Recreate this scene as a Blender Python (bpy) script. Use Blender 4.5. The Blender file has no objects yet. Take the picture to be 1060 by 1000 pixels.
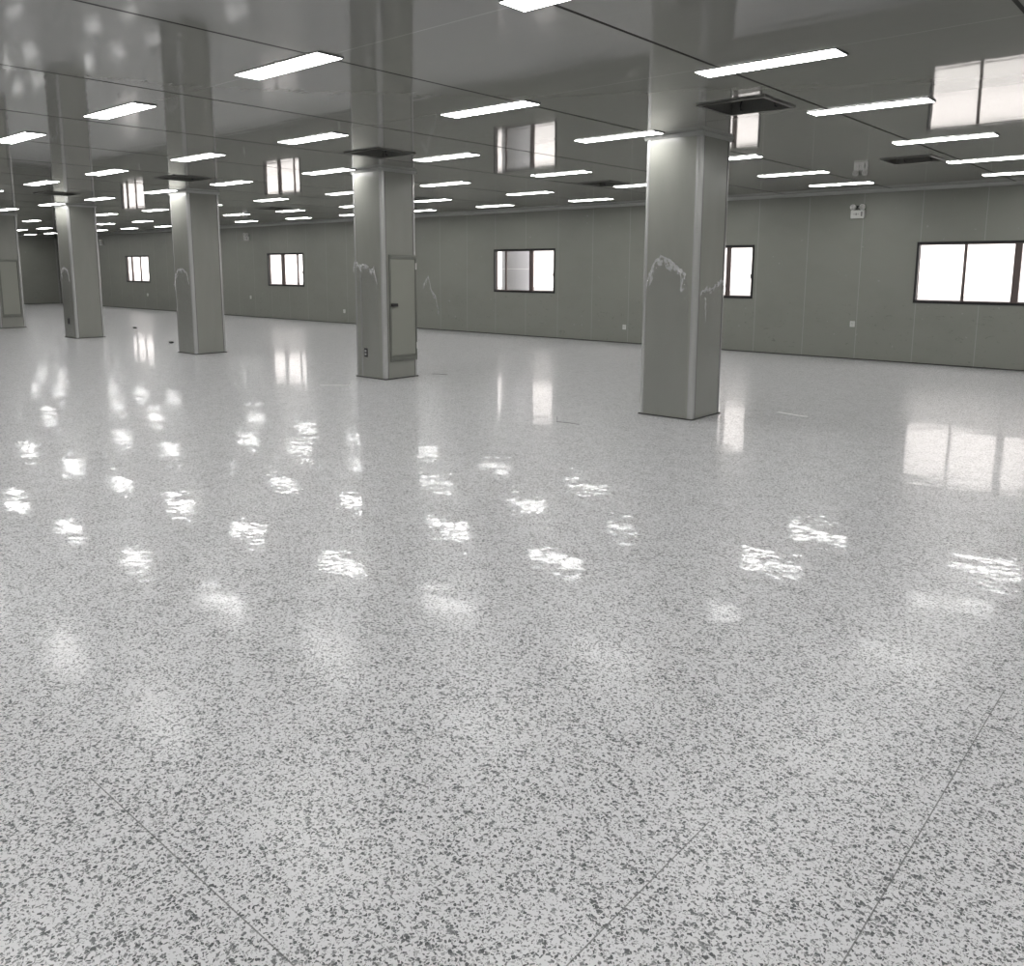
import bpy, bmesh, math, random
from mathutils import Vector, Matrix, noise

random.seed(7)
S = bpy.context.scene
COL = S.collection

# ------------------------------------------------------------------ camera
H_CAM = 1.7
yaw, pitch, roll = math.radians(-41.06), math.radians(-9.176), math.radians(0.184)
fw = Vector((math.sin(yaw) * math.cos(pitch), math.cos(yaw) * math.cos(pitch), math.sin(pitch)))
rt = Vector((math.cos(yaw), -math.sin(yaw), 0))
up = rt.cross(fw)
rt2 = math.cos(roll) * rt + math.sin(roll) * up
up2 = -math.sin(roll) * rt + math.cos(roll) * up
cam = bpy.data.cameras.new('camera')
cam.sensor_fit = 'HORIZONTAL'
cam.sensor_width = 36
cam.lens = 868.62 / 1060 * 36
cam.shift_y = -(500 - 419.07) / 1060
cam.clip_start = 0.05
cam.clip_end = 300
co = bpy.data.objects.new('camera', cam)
M = Matrix((rt2, up2, -fw)).transposed().to_4x4()
M.translation = (0, 0, H_CAM)
co.matrix_world = M
COL.objects.link(co)
S.camera = co

# ------------------------------------------------------------------ sky, exposure
W = bpy.data.worlds.new('overcast_sky')
S.world = W
W.use_nodes = True
bg = W.node_tree.nodes['Background']
bg.inputs['Color'].default_value = (1.0, 0.95, 0.93, 1)
bg.inputs['Strength'].default_value = 5.5
LAMP = 18.0
vs = S.view_settings
vs.view_transform = 'Standard'
vs.look = 'None'
vs.gamma = 1
vs.use_curve_mapping = False
vs.exposure = 0.22

# ------------------------------------------------------------------ helpers
def tag(o, label=None, cat=None, group=None, kind=None):
    if label: o['label'] = label
    if cat: o['category'] = cat
    if group: o['group'] = group
    if kind: o['kind'] = kind
    return o

def empty(name, loc=(0, 0, 0), rz=0.0):
    o = bpy.data.objects.new(name, None)
    o.empty_display_size = 0.1
    o.location = loc
    o.rotation_euler = (0, 0, rz)
    COL.objects.link(o)
    return o

def build(name, bm, m, parent=None, loc=None, smooth=False):
    bmesh.ops.recalc_face_normals(bm, faces=bm.faces[:])
    me = bpy.data.meshes.new(name)
    bm.to_mesh(me); bm.free()
    me.materials.append(m)
    if smooth:
        for p in me.polygons: p.use_smooth = True
    o = bpy.data.objects.new(name, me)
    COL.objects.link(o)
    if parent: o.parent = parent
    if loc: o.location = loc
    return o

def link_mesh(name, me, parent=None, loc=None):
    o = bpy.data.objects.new(name, me)
    COL.objects.link(o)
    if parent: o.parent = parent
    if loc: o.location = loc
    return o

def box(bm, x0, x1, y0, y1, z0, z1, bevel=0.0):
    r = bmesh.ops.create_cube(bm, size=1)
    for v in r['verts']:
        v.co = Vector(((x0 + x1) / 2 + v.co.x * (x1 - x0), (y0 + y1) / 2 + v.co.y * (y1 - y0), (z0 + z1) / 2 + v.co.z * (z1 - z0)))
    if bevel:
        es = list({e for v in r['verts'] for e in v.link_edges})
        bmesh.ops.bevel(bm, geom=es, offset=bevel, segments=2, affect='EDGES', profile=0.5)
    return bm

def B(*a, **k):
    return box(bmesh.new(), *a, **k)

def cyl(bm, p0, p1, r0, r1=None, n=20, cap=True):
    r1 = r0 if r1 is None else r1
    p0, p1 = Vector(p0), Vector(p1)
    d = (p1 - p0)
    q = d.to_track_quat('Z', 'Y').to_matrix()
    ra, rb = [], []
    for i in range(n):
        a = 2 * math.pi * i / n
        c = Vector((math.cos(a), math.sin(a), 0))
        ra.append(bm.verts.new(p0 + q @ (c * r0)))
        rb.append(bm.verts.new(p1 + q @ (c * r1)))
    for i in range(n):
        j = (i + 1) % n
        bm.faces.new((ra[i], ra[j], rb[j], rb[i]))
    if cap:
        bm.faces.new(ra[::-1]); bm.faces.new(rb)
    return bm

def tube(bm, pts, r, n=8):
    pts = [Vector(p) for p in pts]
    rings = []
    for i, p in enumerate(pts):
        d = (pts[min(i + 1, len(pts) - 1)] - pts[max(i - 1, 0)]).normalized()
        q = d.to_track_quat('Z', 'Y').to_matrix()
        rings.append([bm.verts.new(p + q @ Vector((math.cos(2 * math.pi * k / n) * r, math.sin(2 * math.pi * k / n) * r, 0))) for k in range(n)])
    for a, b in zip(rings, rings[1:]):
        for k in range(n):
            bm.faces.new((a[k], a[(k + 1) % n], b[(k + 1) % n], b[k]))
    bm.faces.new(rings[0][::-1]); bm.faces.new(rings[-1])
    return bm

def prism(bm, prof, axis, a, b):
    """extrude a 2-D profile along an axis; prof pairs fill the other two axes in order"""
    def P(u, v, t):
        return {'x': (t, u, v), 'y': (u, t, v), 'z': (u, v, t)}[axis]
    va = [bm.verts.new(P(u, v, a)) for u, v in prof]
    vb = [bm.verts.new(P(u, v, b)) for u, v in prof]
    n = len(prof)
    for i in range(n):
        j = (i + 1) % n
        bm.faces.new((va[i], va[j], vb[j], vb[i]))
    bm.faces.new(va[::-1]); bm.faces.new(vb)
    return bm

def holed_slab(us, vs_, holes, place):
    """slab with rectangular holes. us/vs_: (min,max); holes: (u0,u1,v0,v1); place(u,v,side)->xyz"""
    bu = sorted({*us, *[h[0] for h in holes], *[h[1] for h in holes]})
    bv = sorted({*vs_, *[h[2] for h in holes], *[h[3] for h in holes]})
    bm = bmesh.new()
    V = {}
    def vert(i, j, s):
        if (i, j, s) not in V: V[(i, j, s)] = bm.verts.new(place(bu[i], bv[j], s))
        return V[(i, j, s)]
    def solid(i, j):
        if i < 0 or j < 0 or i >= len(bu) - 1 or j >= len(bv) - 1: return False
        cu, cv = (bu[i] + bu[i + 1]) / 2, (bv[j] + bv[j + 1]) / 2
        return not any(h[0] < cu < h[1] and h[2] < cv < h[3] for h in holes)
    for i in range(len(bu) - 1):
        for j in range(len(bv) - 1):
            if not solid(i, j): continue
            for s in (0, 1):
                bm.faces.new([vert(i, j, s), vert(i + 1, j, s), vert(i + 1, j + 1, s), vert(i, j + 1, s)])
            for (di, dj, e) in ((-1, 0, ((i, j), (i, j + 1))), (1, 0, ((i + 1, j), (i + 1, j + 1))), (0, -1, ((i, j), (i + 1, j))), (0, 1, ((i, j + 1), (i + 1, j + 1)))):
                if not solid(i + di, j + dj):
                    (a, b), (c, d) = e
                    bm.faces.new([vert(a, b, 0), vert(c, d, 0), vert(c, d, 1), vert(a, b, 1)])
    return bm

# ------------------------------------------------------------------ materials
def mat(name, col, rough=0.5, metal=0.0, spec=0.5):
    m = bpy.data.materials.new(name)
    m.use_nodes = True
    p = m.node_tree.nodes['Principled BSDF']
    p.inputs['Base Color'].default_value = (*col, 1)
    p.inputs['Roughness'].default_value = rough
    p.inputs['Metallic'].default_value = metal
    p.inputs['Specular IOR Level'].default_value = spec
    return m

class NT:
    def __init__(self, m):
        self.t = m.node_tree; self.n = self.t.nodes; self.p = self.n['Principled BSDF']
    def add(self, typ, **k):
        x = self.n.new(typ)
        for a, v in k.items():
            if a.startswith('_'): continue
            setattr(x, a, v)
        return x
    def link(self, a, b): self.t.links.new(a, b)
    def math(self, op, a, b=None, clamp=False):
        x = self.add('ShaderNodeMath', operation=op, use_clamp=clamp)
        for i, v in enumerate((a, b)):
            if v is None: continue
            if isinstance(v, (int, float)): x.inputs[i].default_value = v
            else: self.link(v, x.inputs[i])
        return x.outputs[0]
    def mix(self, f, a, b):
        x = self.add('ShaderNodeMix', data_type='RGBA')
        for s, v in ((x.inputs[0], f), (x.inputs[6], a), (x.inputs[7], b)):
            if isinstance(v, tuple): s.default_value = (*v, 1)
            elif isinstance(v, (int, float)): s.default_value = v
            else: self.link(v, s)
        return x.outputs[2]
    def coords(self):
        tc = self.add('ShaderNodeTexCoord'); sp = self.add('ShaderNodeSeparateXYZ')
        self.link(tc.outputs['Object'], sp.inputs[0])
        return tc.outputs['Object'], sp.outputs
    def noise(self, vec, scale, detail=2, rough=0.5, dist=0.0):
        x = self.add('ShaderNodeTexNoise'); self.link(vec, x.inputs['Vector'])
        x.inputs['Scale'].default_value = scale; x.inputs['Detail'].default_value = detail
        x.inputs['Roughness'].default_value = rough; x.inputs['Distortion'].default_value = dist
        return x.outputs['Fac']
    def scaled(self, vec, s):
        x = self.add('ShaderNodeMapping'); self.link(vec, x.inputs['Vector'])
        x.inputs['Scale'].default_value = s
        return x.outputs[0]
    def ramp(self, f, a, b):
        x = self.add('ShaderNodeMapRange'); self.link(f, x.inputs['Value'])
        x.inputs['From Min'].default_value = a; x.inputs['From Max'].default_value = b
        return x.outputs[0]
    def line(self, c, pitch, off, half):
        """1 on lines every `pitch`, else 0"""
        a = self.math('SUBTRACT', c, off)
        a = self.math('DIVIDE', a, pitch)
        a = self.math('FRACT', a)
        a = self.math('SUBTRACT', a, 0.5)
        a = self.math('ABSOLUTE', a)
        return self.math('GREATER_THAN', a, 0.5 - half / pitch)

def floor_material():
    m = mat('chip_epoxy', (0.6, 0.6, 0.6), 0.04)
    t = NT(m)
    v, (X, Y, Z) = t.coords()
    # broadcast flakes: irregular chips of two sizes, clustered
    nz = t.add('ShaderNodeTexNoise'); t.link(v, nz.inputs['Vector'])
    nz.inputs['Scale'].default_value = 95; nz.inputs['Detail'].default_value = 0
    off = t.add('ShaderNodeVectorMath', operation='MULTIPLY_ADD')
    t.link(nz.outputs['Color'], off.inputs[0]); off.inputs[1].default_value = (0.014, 0.014, 0); t.link(v, off.inputs[2])
    cl = t.ramp(t.noise(v, 6, 3), 0.3, 0.7)
    def chips(scale, lo, rmax):
        vo = t.add('ShaderNodeTexVoronoi'); vo.voronoi_dimensions = '2D'
        t.link(off.outputs[0], vo.inputs['Vector']); vo.inputs['Scale'].default_value = scale
        sp = t.add('ShaderNodeSeparateColor'); t.link(vo.outputs['Color'], sp.inputs[0])
        x = t.add('ShaderNodeMapRange'); t.link(t.math('ADD', sp.outputs[0], t.math('MULTIPLY', t.math('SUBTRACT', cl, 0.5), 0.14)), x.inputs['Value'])
        x.inputs['From Min'].default_value = lo; x.inputs['From Max'].default_value = 1
        x.inputs['To Min'].default_value = 0; x.inputs['To Max'].default_value = rmax
        return t.math('LESS_THAN', vo.outputs['Distance'], x.outputs[0]), sp.outputs[1]
    c1, tone1 = chips(98, 0.25, 0.6)
    c2, tone2 = chips(165, 0.4, 0.58)
    dark = t.mix(t.ramp(tone1, 0.2, 1.0), (0.09, 0.095, 0.10), (0.24, 0.245, 0.25))
    base = t.mix(t.noise(v, 0.35, 2), (0.675, 0.675, 0.69), (0.72, 0.718, 0.728))
    c = t.mix(c2, base, (0.36, 0.365, 0.37))
    c = t.mix(c1, c, dark)
    # saw-cut joints near the camera
    def cut(C, pos, D, a, b, half=0.0022):
        l = t.math('LESS_THAN', t.math('ABSOLUTE', t.math('SUBTRACT', C, pos)), half)
        return t.math('MULTIPLY', l, t.math('MULTIPLY', t.math('GREATER_THAN', D, a), t.math('LESS_THAN', D, b)))
    j = t.math('ADD', cut(Y, 1.025, X, -2.78, -0.9), cut(X, -1.095, Y, 0.9, 2.2), True)
    j = t.math('ADD', j, cut(X, -0.585, Y, 1.9, 3.75), True)
    c = t.mix(t.math('MULTIPLY', j, 0.75), c, (0.10, 0.10, 0.10))
    t.link(c, t.p.inputs['Base Color'])
    # orange-peel ripple of the poured coat
    h = t.math('ADD', t.math('MULTIPLY', t.noise(v, 1.7, 2, 0.45), 0.9), t.math('ADD', t.math('MULTIPLY', t.noise(v, 5, 1, 0.5), 0.3), t.math('MULTIPLY', t.noise(v, 19, 1, 0.5), 0.13)))
    bp = t.add('ShaderNodeBump'); t.link(h, bp.inputs['Height'])
    bp.inputs['Distance'].default_value = 0.0045
    bp.inputs['Strength'].default_value = 1.0
    t.link(bp.outputs[0], t.p.inputs['Normal'])
    t.link(bp.outputs[0], t.p.inputs['Coat Normal'])
    # the top coat is full gloss down the hall and still matt where the last bay was poured
    bay = t.ramp(t.math('ADD', t.math('SUBTRACT', Y, t.math('MULTIPLY', X, 0.75)), t.math('MULTIPLY', t.noise(v, 0.5, 2), 1.6)), 4.0, 7.0)
    t.p.inputs['Roughness'].default_value = 0.3
    t.p.inputs['Specular IOR Level'].default_value = 0.35
    t.link(t.math('MULTIPLY_ADD', bay, 0.28), t.p.inputs['Coat Weight'])
    t.p.inputs['Coat Weight'].links[0].from_node.inputs[2].default_value = 0.07
    t.link(t.math('MULTIPLY_ADD', bay, -0.145), t.p.inputs['Coat Roughness'])
    t.p.inputs['Coat Roughness'].links[0].from_node.inputs[2].default_value = 0.17
    return m

def wall_material():
    m = mat('coated_wall_panel', (0.24, 0.245, 0.215), 0.4, spec=0.4)
    t = NT(m)
    v, (X, Y, Z) = t.coords()
    dirt = t.ramp(t.noise(t.scaled(v, (1, 1, 1.6)), 1.1, 5, 0.6), 0.45, 0.8)
    c = t.mix(t.math('MULTIPLY', dirt, 0.35), (0.245, 0.25, 0.222), (0.18, 0.185, 0.165))
    low = t.math('LESS_THAN', Z, 1.06)
    sc = t.math('MULTIPLY', t.math('GREATER_THAN', t.noise(t.scaled(v, (2.2, 2.2, 5)), 2.4, 6, 0.7, 1.5), 0.63), low)
    c = t.mix(t.math('MULTIPLY', sc, 0.5), c, (0.12, 0.12, 0.11))
    c = t.mix(t.math('MULTIPLY', t.math('GREATER_THAN', t.noise(v, 9, 2, 0.5), 0.735), 0.4), c, (0.4, 0.4, 0.38))
    c = t.mix(t.math('MULTIPLY', t.line(X, 1.04, -4.6, 0.008), 0.5), c, (0.38, 0.385, 0.36))
    t.link(c, t.p.inputs['Base Color'])
    return m

def ceiling_material():
    m = mat('gloss_ceiling_panel', (0.2, 0.2, 0.18), 0.03, spec=0.8)
    t = NT(m)
    v, (X, Y, Z) = t.coords()
    seam = t.line(X, 2.0, -1.16, 0.014)
    t.link(t.math('MULTIPLY_ADD', seam, -0.8), t.p.inputs['Specular IOR Level'])
    t.p.inputs['Specular IOR Level'].links[0].from_node.inputs[2].default_value = 0.8
    c = t.mix(t.noise(v, 0.5, 3), (0.195, 0.195, 0.18), (0.225, 0.225, 0.207))
    c = t.mix(seam, c, (0.045, 0.045, 0.042))
    c = t.mix(t.math('MULTIPLY', t.line(Y, 2.07, 5.92, 0.006), 0.35), c, (0.4, 0.4, 0.38))
    t.link(c, t.p.inputs['Base Color'])
    t.link(t.math('MULTIPLY_ADD', seam, 0.5), t.p.inputs['Roughness'])
    t.p.inputs['Roughness'].links[0].from_node.inputs[2].default_value = 0.045
    h = t.math('ADD', t.noise(v, 0.9, 1, 0.4), t.math('MULTIPLY', t.noise(t.scaled(v, (0.5, 5, 1)), 1.6, 3, 0.5), 0.24))
    bp = t.add('ShaderNodeBump'); t.link(h, bp.inputs['Height'])
    bp.inputs['Distance'].default_value = 0.0025
    bp.inputs['Strength'].default_value = 1.0
    t.link(bp.outputs[0], t.p.inputs['Normal'])
    return m

def pillar_material():
    m = mat('pillar_panel', (0.27, 0.275, 0.24), 0.27, spec=0.6)
    t = NT(m)
    v, (X, Y, Z) = t.coords()
    c = t.mix(t.noise(t.scaled(v, (4, 4, 0.8)), 1.5, 4, 0.6), (0.245, 0.247, 0.222), (0.285, 0.287, 0.26))
    t.link(c, t.p.inputs['Base Color'])
    return m

def emit_material(name, col, s):
    m = bpy.data.materials.new(name); m.use_nodes = True
    n = m.node_tree.nodes
    n.remove(n['Principled BSDF'])
    e = n.new('ShaderNodeEmission')
    e.inputs[0].default_value = (*col, 1); e.inputs[1].default_value = s
    m.node_tree.links.new(e.outputs[0], n['Material Output'].inputs[0])
    return m

def clear_material(name, base, gloss_rough=0.02, extra=0.0, col=(0.9, 0.9, 0.9)):
    """thin clear sheet: fresnel reflection over straight transmission, plus a little white haze"""
    m = bpy.data.materials.new(name); m.use_nodes = True
    n = m.node_tree.nodes; L = m.node_tree.links
    n.remove(n['Principled BSDF'])
    tr = n.new('ShaderNodeBsdfTransparent'); tr.inputs[0].default_value = (*base, 1)
    gl = n.new('ShaderNodeBsdfGlossy'); gl.inputs['Roughness'].default_value = gloss_rough
    fr = n.new('ShaderNodeFresnel')
    ge = n.new('ShaderNodeNewGeometry'); io = n.new('ShaderNodeMapRange')
    io.inputs['To Min'].default_value = 1.45; io.inputs['To Max'].default_value = 1 / 1.45
    L.new(ge.outputs['Backfacing'], io.inputs['Value']); L.new(io.outputs[0], fr.inputs[0])
    mx = n.new('ShaderNodeMixShader')
    L.new(fr.outputs[0], mx.inputs[0]); L.new(tr.outputs[0], mx.inputs[1]); L.new(gl.outputs[0], mx.inputs[2])
    out = mx
    if extra:
        df = n.new('ShaderNodeBsdfDiffuse'); df.inputs[0].default_value = (*col, 1)
        m2 = n.new('ShaderNodeMixShader'); m2.inputs[0].default_value = extra
        L.new(mx.outputs[0], m2.inputs[1]); L.new(df.outputs[0], m2.inputs[2])
        out = m2
    L.new(out.outputs[0], n['Material Output'].inputs[0])
    return m

FLOOR = floor_material()
WALL = wall_material()
CEIL = ceiling_material()
PILLAR = pillar_material()
STRIP = mat('anodised_corner_profile', (0.5, 0.5, 0.49), 0.25, 0.4)
COVE = mat('aluminium_cove', (0.36, 0.365, 0.35), 0.35, 0.2)
GASKET = mat('dark_sealant', (0.05, 0.05, 0.045), 0.7)
BLACK = mat('black_window_frame', (0.012, 0.011, 0.012), 0.4)
FLARE_SASH = mat('flare_tinted_sash', (0.10, 0.075, 0.07), 0.4)  # brown cast of the window flare mixed into the dark sash colour
GLASS = clear_material('window_glass', (0.97, 0.97, 0.97))
FILM = clear_material('clear_film', (0.96, 0.96, 0.96), 0.12, 0.05)
FLAP = clear_material('crumpled_film', (0.92, 0.92, 0.92), 0.2, 0.38)
LIGHT = emit_material('lit_diffuser', (1.0, 0.99, 0.975), LAMP)
LFRAME = mat('lamp_frame', (0.55, 0.55, 0.54), 0.35, 0.5)
VENTM = mat('vent_metal', (0.13, 0.13, 0.12), 0.4, 0.3)
VENTIN = mat('vent_throat', (0.15, 0.15, 0.14), 0.45, 0.2)
DARK = mat('black_plastic', (0.015, 0.015, 0.015), 0.4)
WHITEP = mat('white_plastic', (0.62, 0.62, 0.60), 0.35)
STRIPW = mat('white_offcut', (0.9, 0.9, 0.9), 0.5)
LENS = mat('lamp_lens', (0.5, 0.5, 0.48), 0.1)
GREYP = mat('grey_print', (0.2, 0.2, 0.2), 0.5)
DOORP = mat('access_door_panel', (0.27, 0.275, 0.24), 0.35)
DOORF = mat('access_door_frame', (0.19, 0.195, 0.175), 0.35, 0.15)
FACADE = mat('pale_render', (0.78, 0.77, 0.76), 0.8)
LEDGE = mat('grey_ledge', (0.36, 0.36, 0.36), 0.8)
CONC = mat('bare_concrete', (0.22, 0.225, 0.235), 0.8)
ASPH = mat('concrete_yard', (0.45, 0.45, 0.44), 0.9)

# ------------------------------------------------------------------ setting
X0, X1, Y0, Y1 = -43.5, 7.0, -6.5, 16.54
HC = 3.1875

VENT_XY = [(-3.66, 7.45), (-3.64, 12.42), (-8.70, 7.36), (-8.72, 12.45), (-13.66, 7.28), (-13.7, 12.4), (-18.42, 7.1), (-18.72, 12.35)]
VH = 0.30   # half opening
def st(o, label=None):
    return tag(o, label, None, None, 'structure')

st(build('floor', holed_slab((X0 - .2, X1 + .2), (Y0 - .2, Y1 + .2), [], lambda u, v, s: (u, v, -0.1 * s)), FLOOR), 'glossy light grey epoxy floor with dark flake chips')
st(build('ceiling', holed_slab((X0 - .2, X1 + .2), (Y0 - .2, Y1 + .2), [(x - VH, x + VH, y - VH, y + VH) for x, y in VENT_XY], lambda u, v, s: (u, v, HC + 0.05 * s)), CEIL), 'glossy grey panel ceiling')

WZ0, WZ1 = 1.11, 2.215
# window: left, right, inner sash edges (first sash end, second sash start/end)
WIN = [(-4.65, -2.55), (-9.89, -7.79), (-15.05, -13.01), (-20.31, -18.25), (-25.58, -23.49), (-30.9, -28.82), (-36.3, -34.2)]
st(build('wall_far', holed_slab((X0 - .2, X1 + .2), (0, HC), [(a, b, WZ0, WZ1) for a, b in WIN], lambda u, v, s: (u, Y1 + 0.12 * s, v)), WALL), 'long grey panel wall with black framed windows')
st(build('wall_left', B(X0 - .15, X0, Y0, Y1 - .002, 0, HC), WALL), 'dark grey end wall far down the hall')
st(build('wall_right', B(X1, X1 + .15, Y0, Y1 - .002, 0, HC), WALL))
st(build('wall_back', B(X0, X1, Y0 - .15, Y0, 0, HC), WALL))
st(build('baseboard_shadow_far', B(X0, X1, Y1 - .012, Y1 - .001, 0.0, .022), GASKET))  # dark caulk strip with the wall-base recess shadow put into its colour
st(build('baseboard_shadow_left', B(X0 + .001, X0 + .012, Y0, Y1 - .02, 0.0, .022), GASKET))  # same dark strip along the end wall, recess shadow in its colour
bm = bmesh.new()
r = 0.055
prof = [(Y1 - .001, HC - .001), (Y1 - r, HC - .001)] + [(Y1 - r + r * math.sin(math.pi / 2 * k / 6), HC - r + r * math.cos(math.pi / 2 * k / 6) - .004 if k else HC - .004) for k in range(0, 0)] + \
       [(Y1 - r + 0.6 * r * (1 - math.cos(math.pi / 2 * k / 6)) + 0.4 * r * k / 6, HC - .004 - r * math.sin(math.pi / 2 * k / 6)) for k in range(7)] + [(Y1 - .001, HC - r - .004)]
prism(bm, prof, 'x', X0, X1)
st(build('trim_1', bm, COVE))
st(build('trim_2', B(X0 + .001, X0 + .05, Y1 - .06, Y1 - .013, 0.0, HC - .07), COVE))
st(build('trim_3', B(X0 + .001, X0 + .05, Y0, Y1 - .07, HC - .06, HC - .001), COVE))

# ------------------------------------------------------------------ windows
# per window: (first sash start, end), (second sash start, end)
# sashes of each window: (left, right, left stile, right stile, track)
SASH = [[(-4.62, -3.83, .02, .03, 0), (-3.87, -2.98, .02, .11, 1), (-3.0, -2.58, .02, .02, 0)],
        [(-9.86, -8.85, .03, .05, 0), (-8.95, -8.32, .03, .10, 1), (-8.36, -7.83, .02, .02, 0)],
        [(-15.02, -13.82, .02, .07, 0), (-14.68, -13.74, .05, .09, 1), (-13.78, -13.04, .02, .02, 0)],
        [(-20.28, -19.3, .02, .05, 0), (-19.36, -18.6, .03, .10, 1), (-18.7, -18.28, .02, .02, 0)],
        [(-25.55, -24.66, .02, .09, 0), (-24.80, -23.85, .11, .05, 1), (-23.9, -23.52, .02, .02, 0)],
        [(-30.87, -29.9, .02, .05, 0), (-29.96, -29.2, .03, .10, 1), (-29.3, -28.85, .02, .02, 0)],
        [(-36.27, -35.77, .02, .06, 0), (-35.84, -35.0, .07, .06, 1), (-35.06, -34.23, .02, .02, 0)]]
WLAB = ['wide window nearest the camera at the right edge of the photo', 'window half hidden behind the nearest pillar', 'window between the two right pillars with a concrete column outside',
        'window hidden behind the pillar with the access door', 'window left of the pillar with the access door', 'window hidden behind the second pillar from the left', 'smallest and farthest window, near the end wall']
def ring(bm, a, b, z0, z1, y0, y1, w, wz=None):
    wz = wz or w
    box(bm, a, a + w, y0, y1, z0, z1); box(bm, b - w, b, y0, y1, z0, z1)
    box(bm, a + w, b - w, y0, y1, z0, z0 + wz); box(bm, a + w, b - w, y0, y1, z1 - wz, z1)
    return bm
for i, ((a, b), sashes, lab) in enumerate(zip(WIN, SASH, WLAB)):
    w = st(empty('window_%d' % (i + 1), ((a + b) / 2, Y1, WZ0)), lab)
    cx = (a + b) / 2
    hz = WZ1 - WZ0
    build('window_frame', ring(bmesh.new(), a - cx + .002, b - cx - .002, .002, hz - .002, -.012, .10, .042), BLACK, w)
    for sa, sb, wl, wr, k in sashes:
        y0 = .056 - .036 * k
        u0, u1 = sa - cx, sb - cx
        sm = bmesh.new()
        box(sm, u0, u0 + wl, y0, y0 + .03, .043, hz - .043); box(sm, u1 - wr, u1, y0, y0 + .03, .043, hz - .043)
        box(sm, u0 + wl, u1 - wr, y0, y0 + .03, .043, .06); box(sm, u0 + wl, u1 - wr, y0, y0 + .03, hz - .06, hz - .043)
        s = build('sash', sm, FLARE_SASH, w)
        build('pane', B(u0 + wl, u1 - wr, y0 + .012, y0 + .018, .06, hz - .06), GLASS, s)
    # latch
    build('latch', B(b - cx - .06, b - cx - .045, -.02, .015, hz * .38, hz * .46, bevel=.003), DARK, w)

# ------------------------------------------------------------------ outside
st(build('ground_outside', B(-70, 25, Y1 + .3, 60, -0.5, -0.35), ASPH))
bld = tag(empty('building', (-22, 27.2, -.35)), 'pale rendered building outside, seen through the windows', 'building')
for (a, b) in ((-75, -52), (-50.5, -30.3), (-29, 12)):
    build('wall_panel', B(a + 22, b + 22, 0, 4, 0, 11), FACADE, bld)
build('ledge', B(-53, 34, -.35, -.02, 1.18, 1.32), LEDGE, bld)
c = bmesh.new()
cyl(c, (0, 0, 0), (0, 0, 6.4), .41, n=48)
colm = tag(empty('concrete_column', (-15.98, 18.5, -.35)), 'round grey concrete column just outside the middle window', 'column')
build('shaft', c, CONC, colm, smooth=False)
c = bmesh.new()
for z in (1.15, 2.05, 2.95): cyl(c, (0, 0, z), (0, 0, z + .018), .413, n=48)
build('formwork_ring', c, LEDGE, colm)

# ------------------------------------------------------------------ pillars
PW, PD = 0.713, 0.686
PIL = [(-4.645, 8.45), (-9.93, 8.42), (-15.69, 8.42), (-21.36, 8.42), (-26.5, 8.40)]   # near right corner
PLAB = ['nearest and widest grey pillar, right of centre, torn film on both faces',
        'grey pillar left of centre with an access door and a dark socket',
        'plain grey pillar third from the right, film peeling on its narrow face',
        'slim grey pillar second from the left, scrap of film on its narrow face',
        'grey pillar cut off by the left edge of the photo, panel door on it']

def film_sheet(parent, origin, u, n, top, z0, amp=0.012, nu=26, nv=30, seed=0):
    """clear protective film left on a face; top: list of (u, z) along its torn edge"""
    def zt(s):
        for (a, za), (b, zb) in zip(top, top[1:]):
            if a <= s <= b: return za + (zb - za) * (s - a) / (b - a)
        return top[-1][1]
    bm = bmesh.new(); V = []
    u0, u1 = top[0][0], top[-1][0]
    for i in range(nu + 1):
        s = u0 + (u1 - u0) * i / nu
        row = []
        zz = zt(s) + 0.045 * noise.noise(Vector((s * 25, seed, 0)))
        for j in range(nv + 1):
            f = 1 - (1 - j / nv) ** 2
            z = z0 + (zz - z0) * f
            k = max(0, (f - .75) / .25)
            off = .0055 + abs(noise.noise(Vector((s * 9, z * 2.2, seed)))) * .002 + k * amp * (abs(noise.noise(Vector((s * 38, z * 20, seed + 5)))))
            row.append(bm.verts.new(origin + u * s + Vector((0, 0, z)) + n * off))
        V.append(row)
    for i in range(nu):
        for j in range(nv):
            bm.faces.new((V[i][j], V[i + 1][j], V[i + 1][j + 1], V[i][j + 1]))
    f = build('protective_film', bm, FILM, parent)
    tag(f, 'clear protective film with a torn top edge')
    return f, zt

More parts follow.
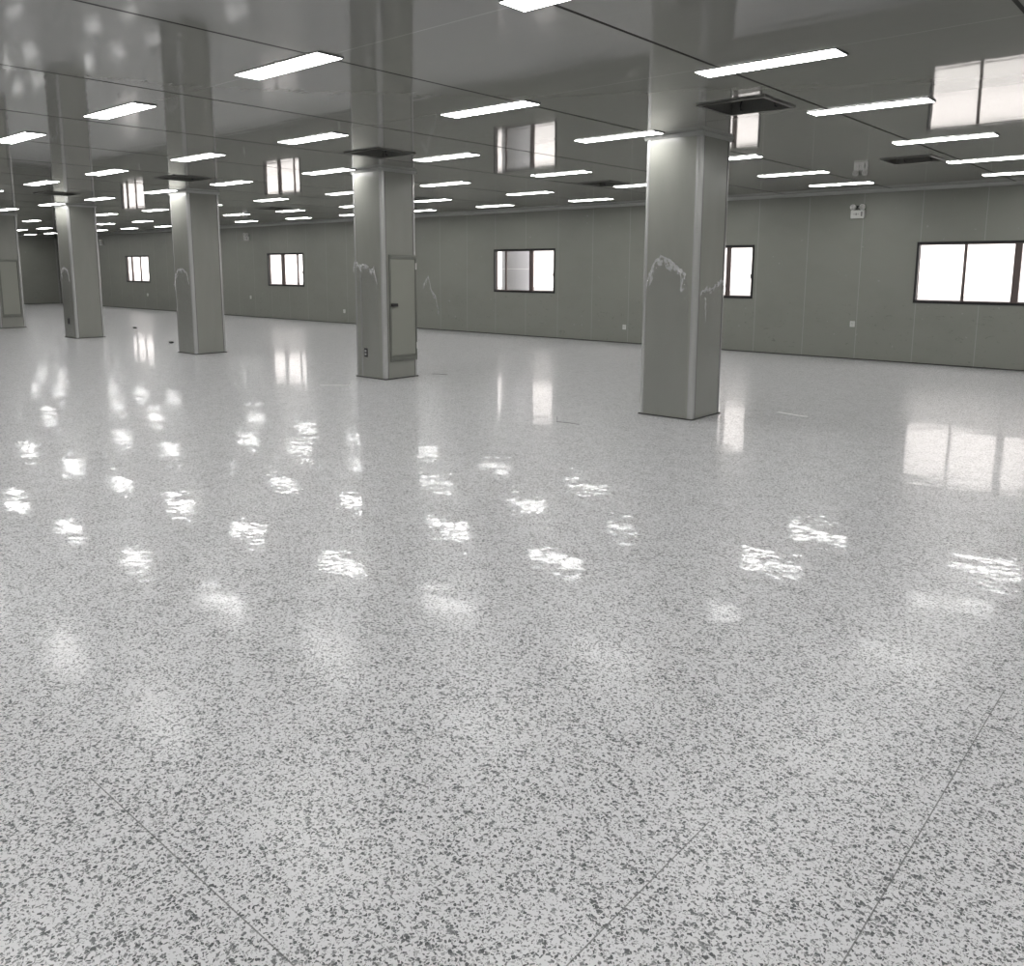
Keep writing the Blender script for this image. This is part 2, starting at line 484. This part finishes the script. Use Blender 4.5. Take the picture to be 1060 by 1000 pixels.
def film_flaps(parent, origin, u, n, pts, count, size, seed=0):
    """crumpled band of film along the torn edge: a creased strip with tears, hanging down from it"""
    rnd = random.Random(seed)
    bm = bmesh.new()
    P = [Vector(p) for p in pts]
    cum = [0]
    for a, b in zip(P, P[1:]): cum.append(cum[-1] + (b - a).length)
    total = cum[-1]
    NU, NV = max(14, int(total / .016)), 6
    def at(t):
        for k in range(len(P) - 1):
            if t <= cum[k + 1] + 1e-9:
                f = (t - cum[k]) / max(1e-6, cum[k + 1] - cum[k]); return P[k].lerp(P[k + 1], f)
        return P[-1]
    rows = []
    for i in range(NU + 1):
        t = total * i / NU
        c = at(t)
        L_ = size * (.45 + .75 * abs(noise.noise(Vector((t * 13, seed * 1.7, 3)))))
        lean = .5 * noise.noise(Vector((t * 9, seed, 8)))
        row = []
        for j in range(NV + 1):
            f = j / NV
            off = .008 + .032 * (1 - f) * abs(noise.noise(Vector((t * 45, f * 5, seed)))) + .016 * rnd.random() * (1 - .6 * f)
            q = c + Vector((lean * L_ * f + rnd.uniform(-.006, .006), .02 * noise.noise(Vector((t * 30, seed, 1))) - L_ * f))
            row.append(bm.verts.new(origin + u * q.x + Vector((0, 0, q.y)) + n * off))
        rows.append(row)
    for i in range(NU):
        for j in range(NV):
            keep = (.85, .72, .62, .55, .5, .42)[j]
            if noise.noise(Vector((i * .35, j * .25, seed * 3.1))) * .5 + .5 + rnd.uniform(-.25, .25) > keep: continue
            bm.faces.new((rows[i][j], rows[i + 1][j], rows[i + 1][j + 1])); bm.faces.new((rows[i][j], rows[i + 1][j + 1], rows[i][j + 1]))
    for v in [v for v in bm.verts if not v.link_faces]: bm.verts.remove(v)
    return build('torn_edge', bm, FLAP, parent)

def access_door(parent, x, ya, yb, z0, z1):
    """on a +X face at x (local coords)"""
    d = build('access_door', B(x + .001, x + .012, ya + .03, yb - .03, z0 + .1, z1 - .07), DOORP, parent)
    fr = bmesh.new()
    box(fr, x + .001, x + .016, ya, ya + .018, z0, z1); box(fr, x + .001, x + .016, yb - .018, yb, z0, z1)
    box(fr, x + .001, x + .016, ya + .018, yb - .018, z1 - .018, z1); box(fr, x + .001, x + .016, ya + .018, yb - .018, z0, z0 + .018)
    build('door_frame', fr, GASKET if False else DOORF, d)
    rl = bmesh.new()
    box(rl, x + .001, x + .02, ya + .02, yb - .02, z1 - .065, z1 - .022, bevel=.006)
    box(rl, x + .001, x + .02, ya + .02, yb - .02, z0 + .022, z0 + .06, bevel=.006)
    box(rl, x + .001, x + .018, ya + .02, yb - .02, z0 + .066, z0 + .092, bevel=.005)
    build('rail', rl, DOORF, d)
    gp = bmesh.new()
    box(gp, x + .0005, x + .003, ya + .018, ya + .026, z0 + .06, z1 - .065); box(gp, x + .0005, x + .003, yb - .026, yb - .018, z0 + .06, z1 - .065)
    build('gap_seal', gp, GASKET, d)
    return d

def pillar(i):
    cx, cy = PIL[i]
    p = tag(empty('pillar', (cx - PW / 2, cy + PD / 2, 0)), PLAB[i], 'pillar', 'panel clad pillars')
    a, b = PW / 2, PD / 2
    rr = .05
    # shaft: panels set in between the corner profiles
    g = .004
    sh = bmesh.new()
    box(sh, -a + g, a - g, -b + .03, b - .03, .002, HC - .002)
    box(sh, -a + .03, a - .03, -b + g, -b + .03, .002, HC - .002)
    box(sh, -a + .03, a - .03, b - .03, b - g, .002, HC - .002)
    build('shaft', sh, PILLAR, p)
    for sx in (-1, 1):
        for sy in (-1, 1):
            # rounded corner profile, quarter-round outside
            pr = []
            n = 10
            w = .062
            ctr = (sx * (a - rr), sy * (b - rr))
            out = [(sx * (a - w), sy * b)] + [(ctr[0] + sx * rr * math.sin(math.pi / 2 * k / n), ctr[1] + sy * rr * math.cos(math.pi / 2 * k / n)) for k in range(n + 1)] + [(sx * a, sy * (b - w))]
            inn = [(sx * (a - g - .001), sy * (b - w)), (sx * (a - w), sy * (b - w)), (sx * (a - w), sy * (b - g - .001))]
            bmp = bmesh.new()
            prism(bmp, out + inn, 'z', .002, HC - .002)
            build('corner_profile', bmp, STRIP, p)
            dk = B(sx * a - (.004 if sx > 0 else .001), sx * a + (.001 if sx > 0 else .004), min(sy * (b - w - .007), sy * (b - w)), max(sy * (b - w - .007), sy * (b - w)), .004, HC - .05)
            build('joint_gap', dk, GASKET, p)
    # cove ring at the ceiling
    tr = bmesh.new(); t = .018; h = .045
    for (x0, x1, y0, y1) in ((-a - t, a + t, -b - t, -b), (-a - t, a + t, b, b + t), (-a - t, -a, -b, b), (a, a + t, -b, b)):
        q = box(tr, x0, x1, y0, y1, HC - h, HC - .002)
    # chamfer bottom outward edge
    for v in tr.verts:
        if v.co.z < HC - h + .001:
            if abs(v.co.x) > a + t - .001: v.co.x = math.copysign(a + .006, v.co.x)
            if abs(v.co.y) > b + t - .001: v.co.y = math.copysign(b + .006, v.co.y)
    build('ceiling_cove', tr, COVE, p)
    bs = bmesh.new()
    for (x0, x1, y0, y1) in ((-a - .003, a + .003, -b - .003, -b + .002), (-a - .003, a + .003, b - .002, b + .003), (-a - .003, -a + .002, -b + .002, b - .002), (a - .002, a + .003, -b + .002, b - .002)):
        box(bs, x0, x1, y0, y1, .001, .016)
    build('sealant_shadow_line', bs, GASKET, p)  # dark caulk line, doubling as a painted recess shadow round the foot
    ux, uy = Vector((1, 0, 0)), Vector((0, 1, 0))
    oL, nL = Vector((0, -b, 0)), Vector((0, -1, 0))     # face towards -Y
    oR, nR = Vector((a, 0, 0)), Vector((1, 0, 0))       # face towards +X
    L = lambda X: X - [(-4.63), (-9.71), (-15.56), (-21.01), (-25.94)][i] + PW / 2
    if i == 0:
        top = [(L(-5.31), 1.38), (L(-5.27), 1.57), (L(-5.17), 1.80), (L(-5.08), 1.87), (L(-4.92), 1.79), (L(-4.76), 1.66), (L(-4.72), 1.45)]
        f, _ = film_sheet(p, oL, ux, nL, top, .05, .02, seed=1)
        film_flaps(f, oL, ux, nL, top[1:-1], 34, .24, seed=3)
        t2 = [(-.28, 1.45), (-.15, 1.51), (-.02, 1.49), (.1, 1.56), (.22, 1.60), (.3, 1.5)]
        f, _ = film_sheet(p, oR, uy, nR, t2, .05, .014, seed=2)
        film_flaps(f, oR, uy, nR, t2, 14, .09, seed=5)
        film_flaps(f, oR, uy, nR, [(-.17, 1.4), (-.14, 1.2)], 5, .16, seed=9)
    if i == 1:
        access_door(p, a, -.235, .315, .27, 1.915)
        d = p.children[-1]
        hd = build('handle', cyl(bmesh.new(), (a + .012, -.185, 1.15), (a + .05, -.185, 1.15), .028), DARK, d)
        box_ = B(a + .03, a + .06, -.225, -.105, 1.125, 1.175, bevel=.008)
        build('lever', box_, DARK, d)
        for z in (.5, 1.74):
            build('hinge', B(a + .012, a + .03, 0.295, .315, z - .05, z + .05, bevel=.003), WHITEP, d)
        sk = build('socket', B(L(-10.195), L(-10.125), -b - .012, -b + .001, .33, .47, bevel=.003), DARK, p)
        build('socket_slot', B(L(-10.18), L(-10.14), -b - .015, -b - .011, .36, .39), LEDGE, sk)
        build('socket_slot', B(L(-10.18), L(-10.14), -b - .015, -b - .011, .41, .44), LEDGE, sk)
        build('joint_strip', B(L(-10.265), L(-10.25), -b - .002, -b + .0035, .02, 1.6), STRIP, p)
        top = [(L(-10.40), 1.70), (L(-10.36), 1.82), (L(-10.2), 1.76), (L(-10.1), 1.78), (L(-10.0), 1.70), (L(-9.9), 1.70), (L(-9.84), 1.5)]
        f, _ = film_sheet(p, oL, ux, nL, top, .05, .014, seed=4)
        film_flaps(f, oL, ux, nL, top, 34, .15, seed=6)
        film_flaps(f, oL, ux, nL, [(L(-9.98), 1.68), (L(-9.9), 1.74)], 5, .10, seed=16)
    if i == 2:
        top = [(L(-16.2), 1.3), (L(-16.17), 1.55), (L(-16.05), 1.68), (L(-15.85), 1.70), (L(-15.70), 1.62), (L(-15.64), 1.4)]
        f, _ = film_sheet(p, oL, ux, nL, top, .05, .014, seed=7)
        film_flaps(f, oL, ux, nL, top, 22, .12, seed=8)
    if i == 3:
        top = [(L(-21.66), 1.45), (L(-21.55), 1.68), (L(-21.4), 1.74), (L(-21.2), 1.66), (L(-21.12), 1.4)]
        f, _ = film_sheet(p, oL, ux, nL, top, .05, .014, seed=11)
        film_flaps(f, oL, ux, nL, top, 40, .2, seed=12)
        build('socket', B(L(-21.46), L(-21.36), -b - .012, -b + .001, .34, .48, bevel=.003), DARK, p)
    if i == 4:
        access_door(p, a, -b + .1, b - .09, .30, 1.93)
    return p
PILLARS = [pillar(i) for i in range(5)]

# ------------------------------------------------------------------ ceiling lights
LX = [-0.6, -3.36, -6.12, -8.89, -11.48, -14.28, -16.9, -19.6, -22.15, -24.95, -27.62, -30.25, -32.9, -35.4, -37.8, -40.2, -42.45]
LY = [15.03, 12.97, 10.63, 8.11, 5.95, 3.73]
LL, LW = 1.069, 0.225
def px(P):
    v = Vector(P) - Vector((0, 0, H_CAM))
    z = v.dot(fw)
    if z < .1: return None
    return 530 + 868.62 * v.dot(rt2) / z, 419.07 - 868.62 * v.dot(up2) / z
def blocked(P):
    hits = []
    for k, (cx, cy) in enumerate(PIL):
        a, b, c, d = cx - PW, cx, cy, cy + PD
        t0, t1 = 0.0, 1.0
        for (dd, lo, hi) in ((P[0], a, b), (P[1], c, d)):
            if abs(dd) < 1e-6: continue
            u, v = lo / dd, hi / dd
            if u > v: u, v = v, u
            t0, t1 = max(t0, u), min(t1, v)
        if t0 < t1: return k
    return None
lb = bmesh.new()
for (x0, x1, y0, y1) in ((0, LL, 0, .005), (0, LL, LW - .005, LW), (0, .005, .005, LW - .005), (LL - .005, LL, .005, LW - .005)):
    box(lb, x0, x1, y0, y1, -.007, -.001)
box(lb, .005, LL - .005, .005, LW - .005, -.003, -.001)
tmp = build('tmp_frame', lb, LFRAME); FR_ME = tmp.data; FR_ME.name = 'light_frame'
tmp2 = build('tmp_diff', B(.0052, LL - .0052, .0052, LW - .0052, -.0085, -.0035), LIGHT); DF_ME = tmp2.data; DF_ME.name = 'light_diffuser'
tmp4 = build('tmp_refl', B(LL + .0005, LL + .012, .004, LW - .004, -.011, -.001, bevel=.002), GREYP); REFL_ME = tmp4.data; REFL_ME.name = 'light_reflection_strip'  # dark strip modelled in place of the fixture's reflected gap at its right end
tmp3 = build('tmp_clip', B(-.012, .012, -.02, -.0005, -.0065, -.001, bevel=.0015), WHITEP); CL_ME = tmp3.data; CL_ME.name = 'light_clip'
for t in (tmp, tmp2, tmp3, tmp4): bpy.data.objects.remove(t)
ORD = ['first', 'second', 'third', 'fourth', 'fifth', 'sixth', 'seventh', 'eighth', 'ninth', 'tenth', 'eleventh', 'twelfth', 'thirteenth', 'fourteenth', 'fifteenth', 'sixteenth', 'seventeenth', 'eighteenth']
ROWN = ['row nearest the window wall', 'second row from the window wall', 'third row from the window wall', 'fourth row from the window wall', 'fifth row from the window wall', 'row nearest the camera']
def ceiling_light(x, y, label, group):
    o = tag(empty('ceiling_light', (x, y, HC)), label, 'ceiling light', group)
    link_mesh('frame', FR_ME, o); link_mesh('diffuser', DF_ME, o); link_mesh('reflection_strip', REFL_ME, o)
    for f in random.sample([.12, .3, .55, .72, .9], 2): link_mesh('clip', CL_ME, o, (LL * f, 0, 0))
    return o
for j, y in enumerate(LY):
    n = 0
    for i, x in enumerate(LX):
        yy = y - max(0, -x - 20) * .012
        pts = [(x + LL * f, yy + LW * g, HC) for f in (0, .1, .25, .5, .75, .9, 1) for g in (0, .5, 1)]
        inf, vis, blk = 0, 0, None
        for q in pts:
            r_ = px(q)
            if r_ is None or not (3 < r_[0] < 1057 and 3 < r_[1] < 997): continue
            inf += 1
            k = blocked(q)
            if k is None: vis += 1
            else: blk = k
        if vis > 0:
            n += 1
            place = 'rightmost' if n == 1 else ORD[n - 1] + ' from the right'
            lab = 'lit ceiling light, %s in the %s' % (place, ROWN[j])
            ceiling_light(x, yy, lab, 'ceiling lights in view')
        elif inf > 0:
            ceiling_light(x, yy, 'ceiling light behind the %s' % ('nearest pillar', 'socket pillar', 'third pillar from the right', 'second pillar from the left', 'leftmost pillar')[blk] + ', ' + ROWN[j], 'ceiling lights hidden behind pillars')
        elif x > -26:
            ceiling_light(x, yy, 'lit ceiling light beyond the edge of the photo', 'ceiling lights beyond the frame')
for y in (1.5, -.75, -3.0, -5.25):
    for x in LX[:7]:
        ceiling_light(x, y, 'lit ceiling light beyond the edge of the photo', 'ceiling lights beyond the frame')
for y in LY[:] + [1.5, -.75, -3.0, -5.25]:
    for x in (2.15, 4.9):
        ceiling_light(x, y, 'lit ceiling light beyond the edge of the photo', 'ceiling lights beyond the frame')

# ------------------------------------------------------------------ ceiling vents
VLAB = ['square dark ceiling vent beside the top of the nearest pillar', 'square dark ceiling vent at the right, near the window wall',
        'square dark ceiling vent in front of the pillar with the access door', 'square dark ceiling vent left of the nearest pillar, near the window wall',
        'square dark ceiling vent in front of the third pillar from the right', 'square dark ceiling vent hidden behind the pillar with the access door',
        'square dark ceiling vent in front of the second pillar from the left', 'square dark ceiling vent near the window wall, left of centre']
for (x, y), lab in zip(VENT_XY, VLAB):
    o = tag(empty('ceiling_vent', (x, y, HC)), lab, 'vent', 'square ceiling vents')
    fr = bmesh.new()
    e, i_, h = VH + .03, VH - .004, .014
    for (x0, x1, y0, y1) in ((-e, e, -e, -i_), (-e, e, i_, e), (-e, -i_, -i_, i_), (i_, e, -i_, i_)):
        box(fr, x0, x1, y0, y1, -h, -.001)
    build('rim', fr, VENTM, o)
    th = bmesh.new(); k = VH - .002
    D = .35
    box(th, -k, k, -k, -k + .004, 0, D); box(th, -k, k, k - .004, k, 0, D)
    box(th, -k, -k + .004, -k + .004, k - .004, 0, D); box(th, k - .004, k, -k + .004, k - .004, 0, D)
    box(th, -k, k, -k, k, D, D + .004)
    build('throat', th, VENTIN, o)
    for sx in (-.18, .16):
        build('hook', tube(bmesh.new(), [(sx, k - .006, .10), (sx, k - .03, .09), (sx, k - .05, .05), (sx, k - .04, .015), (sx + .01, k - .02, .01)], .009), DARK, o)

# ------------------------------------------------------------------ twin-head emergency lamps on the far wall
ELAB = ['white twin-head emergency lamp high on wall left of the right window', 'twin-head emergency lamp high on wall left of the second farthest visible window', 'twin-head emergency lamp high on wall left of the farthest window']
for (x, zc), lab in zip(((-5.735, 2.745), (-26.77, 2.74), (-38.46, 2.76)), ELAB):
    o = tag(empty('emergency_light', (x, Y1, zc)), lab, 'emergency light', 'twin head emergency lamps')
    bx = build('housing', B(-.125, .125, -.07, -.001, -.075, .075, bevel=.008), WHITEP, o)
    build('indicator_window', B(.065, .095, -.073, -.069, -.04, .045), GREYP, bx)
    mk = bmesh.new()
    box(mk, -.075, -.035, -.0725, -.069, -.004, .004); box(mk, -.005, .03, -.0725, -.069, -.004, .004); box(mk, -.03, -.012, -.0725, -.069, -.02, .022)
    build('printed_mark', mk, GREYP, bx)
    for sx in (-.085, .085):
        hd = build('lamp_head', cyl(cyl(bmesh.new(), (sx, -.02, .135), (sx, -.055, .132), .03, .052), (sx, -.055, .132), (sx, -.085, .13), .052, .054), WHITEP, o, smooth=False)
        ls = bmesh.new()
        bmesh.ops.create_uvsphere(ls, u_segments=16, v_segments=8, radius=.044)
        for v in ls.verts: v.co = Vector((sx + v.co.x, -.083 + v.co.y * .35, .13 + v.co.z))
        build('lens', ls, LENS, hd, smooth=True)
        build('neck', cyl(bmesh.new(), (sx, -.035, .07), (sx, -.035, .1), .014), DARK, o)
    build('cable', tube(bmesh.new(), [(-.025, -.03, .07), (-.028, -.03, .12), (-.015, -.03, .155), (.01, -.03, .155), (.024, -.03, .12), (.022, -.03, .07)], .009), DARK, o)

# ------------------------------------------------------------------ wall sockets
SLAB = ['white wall socket low on wall left of the right window', 'white wall socket low on the wall beside the nearest pillar', 'white wall socket low on wall beside the pillar with the access door',
        'white wall socket low on wall left of the second farthest visible window', 'white wall socket low on wall beneath the farthest window']
for (x, z), lab in zip(((-5.71, .68), (-10.93, .375), (-21.41, .38), (-26.72, .69), (-34.49, .61)), SLAB):
    o = tag(empty('wall_socket', (x, Y1, z)), lab, 'socket', 'white wall sockets')
    pl = build('cover_plate', B(-.045, .045, -.016, -.001, -.055, .055, bevel=.004), WHITEP, o)
    for dx, dz in ((-.012, .012), (.012, .012), (0, -.02)):
        build('slot', B(dx - .003, dx + .003, -.0175, -.0155, dz - .009, dz + .009), DARK, o)

# ------------------------------------------------------------------ scraps of film on the far wall
rnd = random.Random(4)
def wall_scrap(x, z, w, h, cnt, lab, sd):
    o = tag(empty('film_scrap', (x, Y1, z)), lab, 'film scrap', 'shreds of film on the wall')
    pts = [(-w, h * .5), (-w * .3, h), (w * .1, h * .2), (w * .6, -.1 * h), (w, -h)]
    bm_o = film_flaps(o, Vector((0, 0, 0)), Vector((1, 0, 0)), Vector((0, -1, 0)), pts, cnt, .22, seed=sd)
    bm_o.name = 'shred'
wall_scrap(-17.45, 1.02, .32, .5, 16, 'white shreds of film on wall right of the pillar with the access door', 21)
wall_scrap(-31.9, .98, .3, .25, 7, 'shreds of film on wall between the second and third pillars from the left', 22)

# ------------------------------------------------------------------ things on the floor
def strip(p, q, w, lab):
    p, q = Vector(p), Vector(q)
    c = (p + q) / 2; d = q - p
    o = build('plastic_strip', B(-d.length / 2, d.length / 2, -w / 2, w / 2, .001, .007, bevel=.0015), STRIPW)
    o.location = (c.x, c.y, 0); o.rotation_euler = (0, 0, math.atan2(d.y, d.x))
    tag(o, lab, 'plastic strip', 'offcuts on the floor')
strip((-10.16, 7.36, 0), (-9.84, 7.65, 0), .045, 'thin white strip on floor left of the pillar with the access door')
strip((-4.15, 9.66, 0), (-3.75, 9.57, 0), .04, 'thin white strip on floor right of the nearest pillar')
def wire(pts, lab, m=GREYP):
    c = Vector(pts[0])
    o = build('wire_offcut', tube(bmesh.new(), [(p[0] - c.x, p[1] - c.y, p[2]) for p in pts], .0035, 6), m)
    o.location = (c.x, c.y, 0)
    tag(o, lab, 'wire', 'wire offcuts on the floor')
wire([(-9.95, 9.42, .006), (-9.86, 9.46, .008), (-9.8, 9.50, .006), (-9.7, 9.53, .006)], 'dark wire offcut on floor right of the pillar with the access door')
wire([(-5.86, 7.52, .03), (-5.80, 7.44, .012), (-5.74, 7.36, .006), (-5.66, 7.36, .008), (-5.56, 7.38, .007), (-5.44, 7.38, .006)], 'short bent wire offcut on floor left of the nearest pillar')
for (x, y), lab in (((-23.85, 11.0), 'tiny dark scrap on the far floor left of the third pillar'), ((-18.5, 9.35), 'small dark scrap on floor just left of the third pillar')):
    b_ = bmesh.new()
    bmesh.ops.create_icosphere(b_, subdivisions=2, radius=.05)
    for v in b_.verts:
        v.co = Vector((v.co.x * 1.5, v.co.y, (v.co.z + .05) * .45)) * (1 + .35 * noise.noise(v.co * 30))
        v.co.z = max(.0005, v.co.z)
    o = build('scrap', b_, DARK, loc=(x, y, 0)); tag(o, lab, 'scrap', 'scraps on the floor')
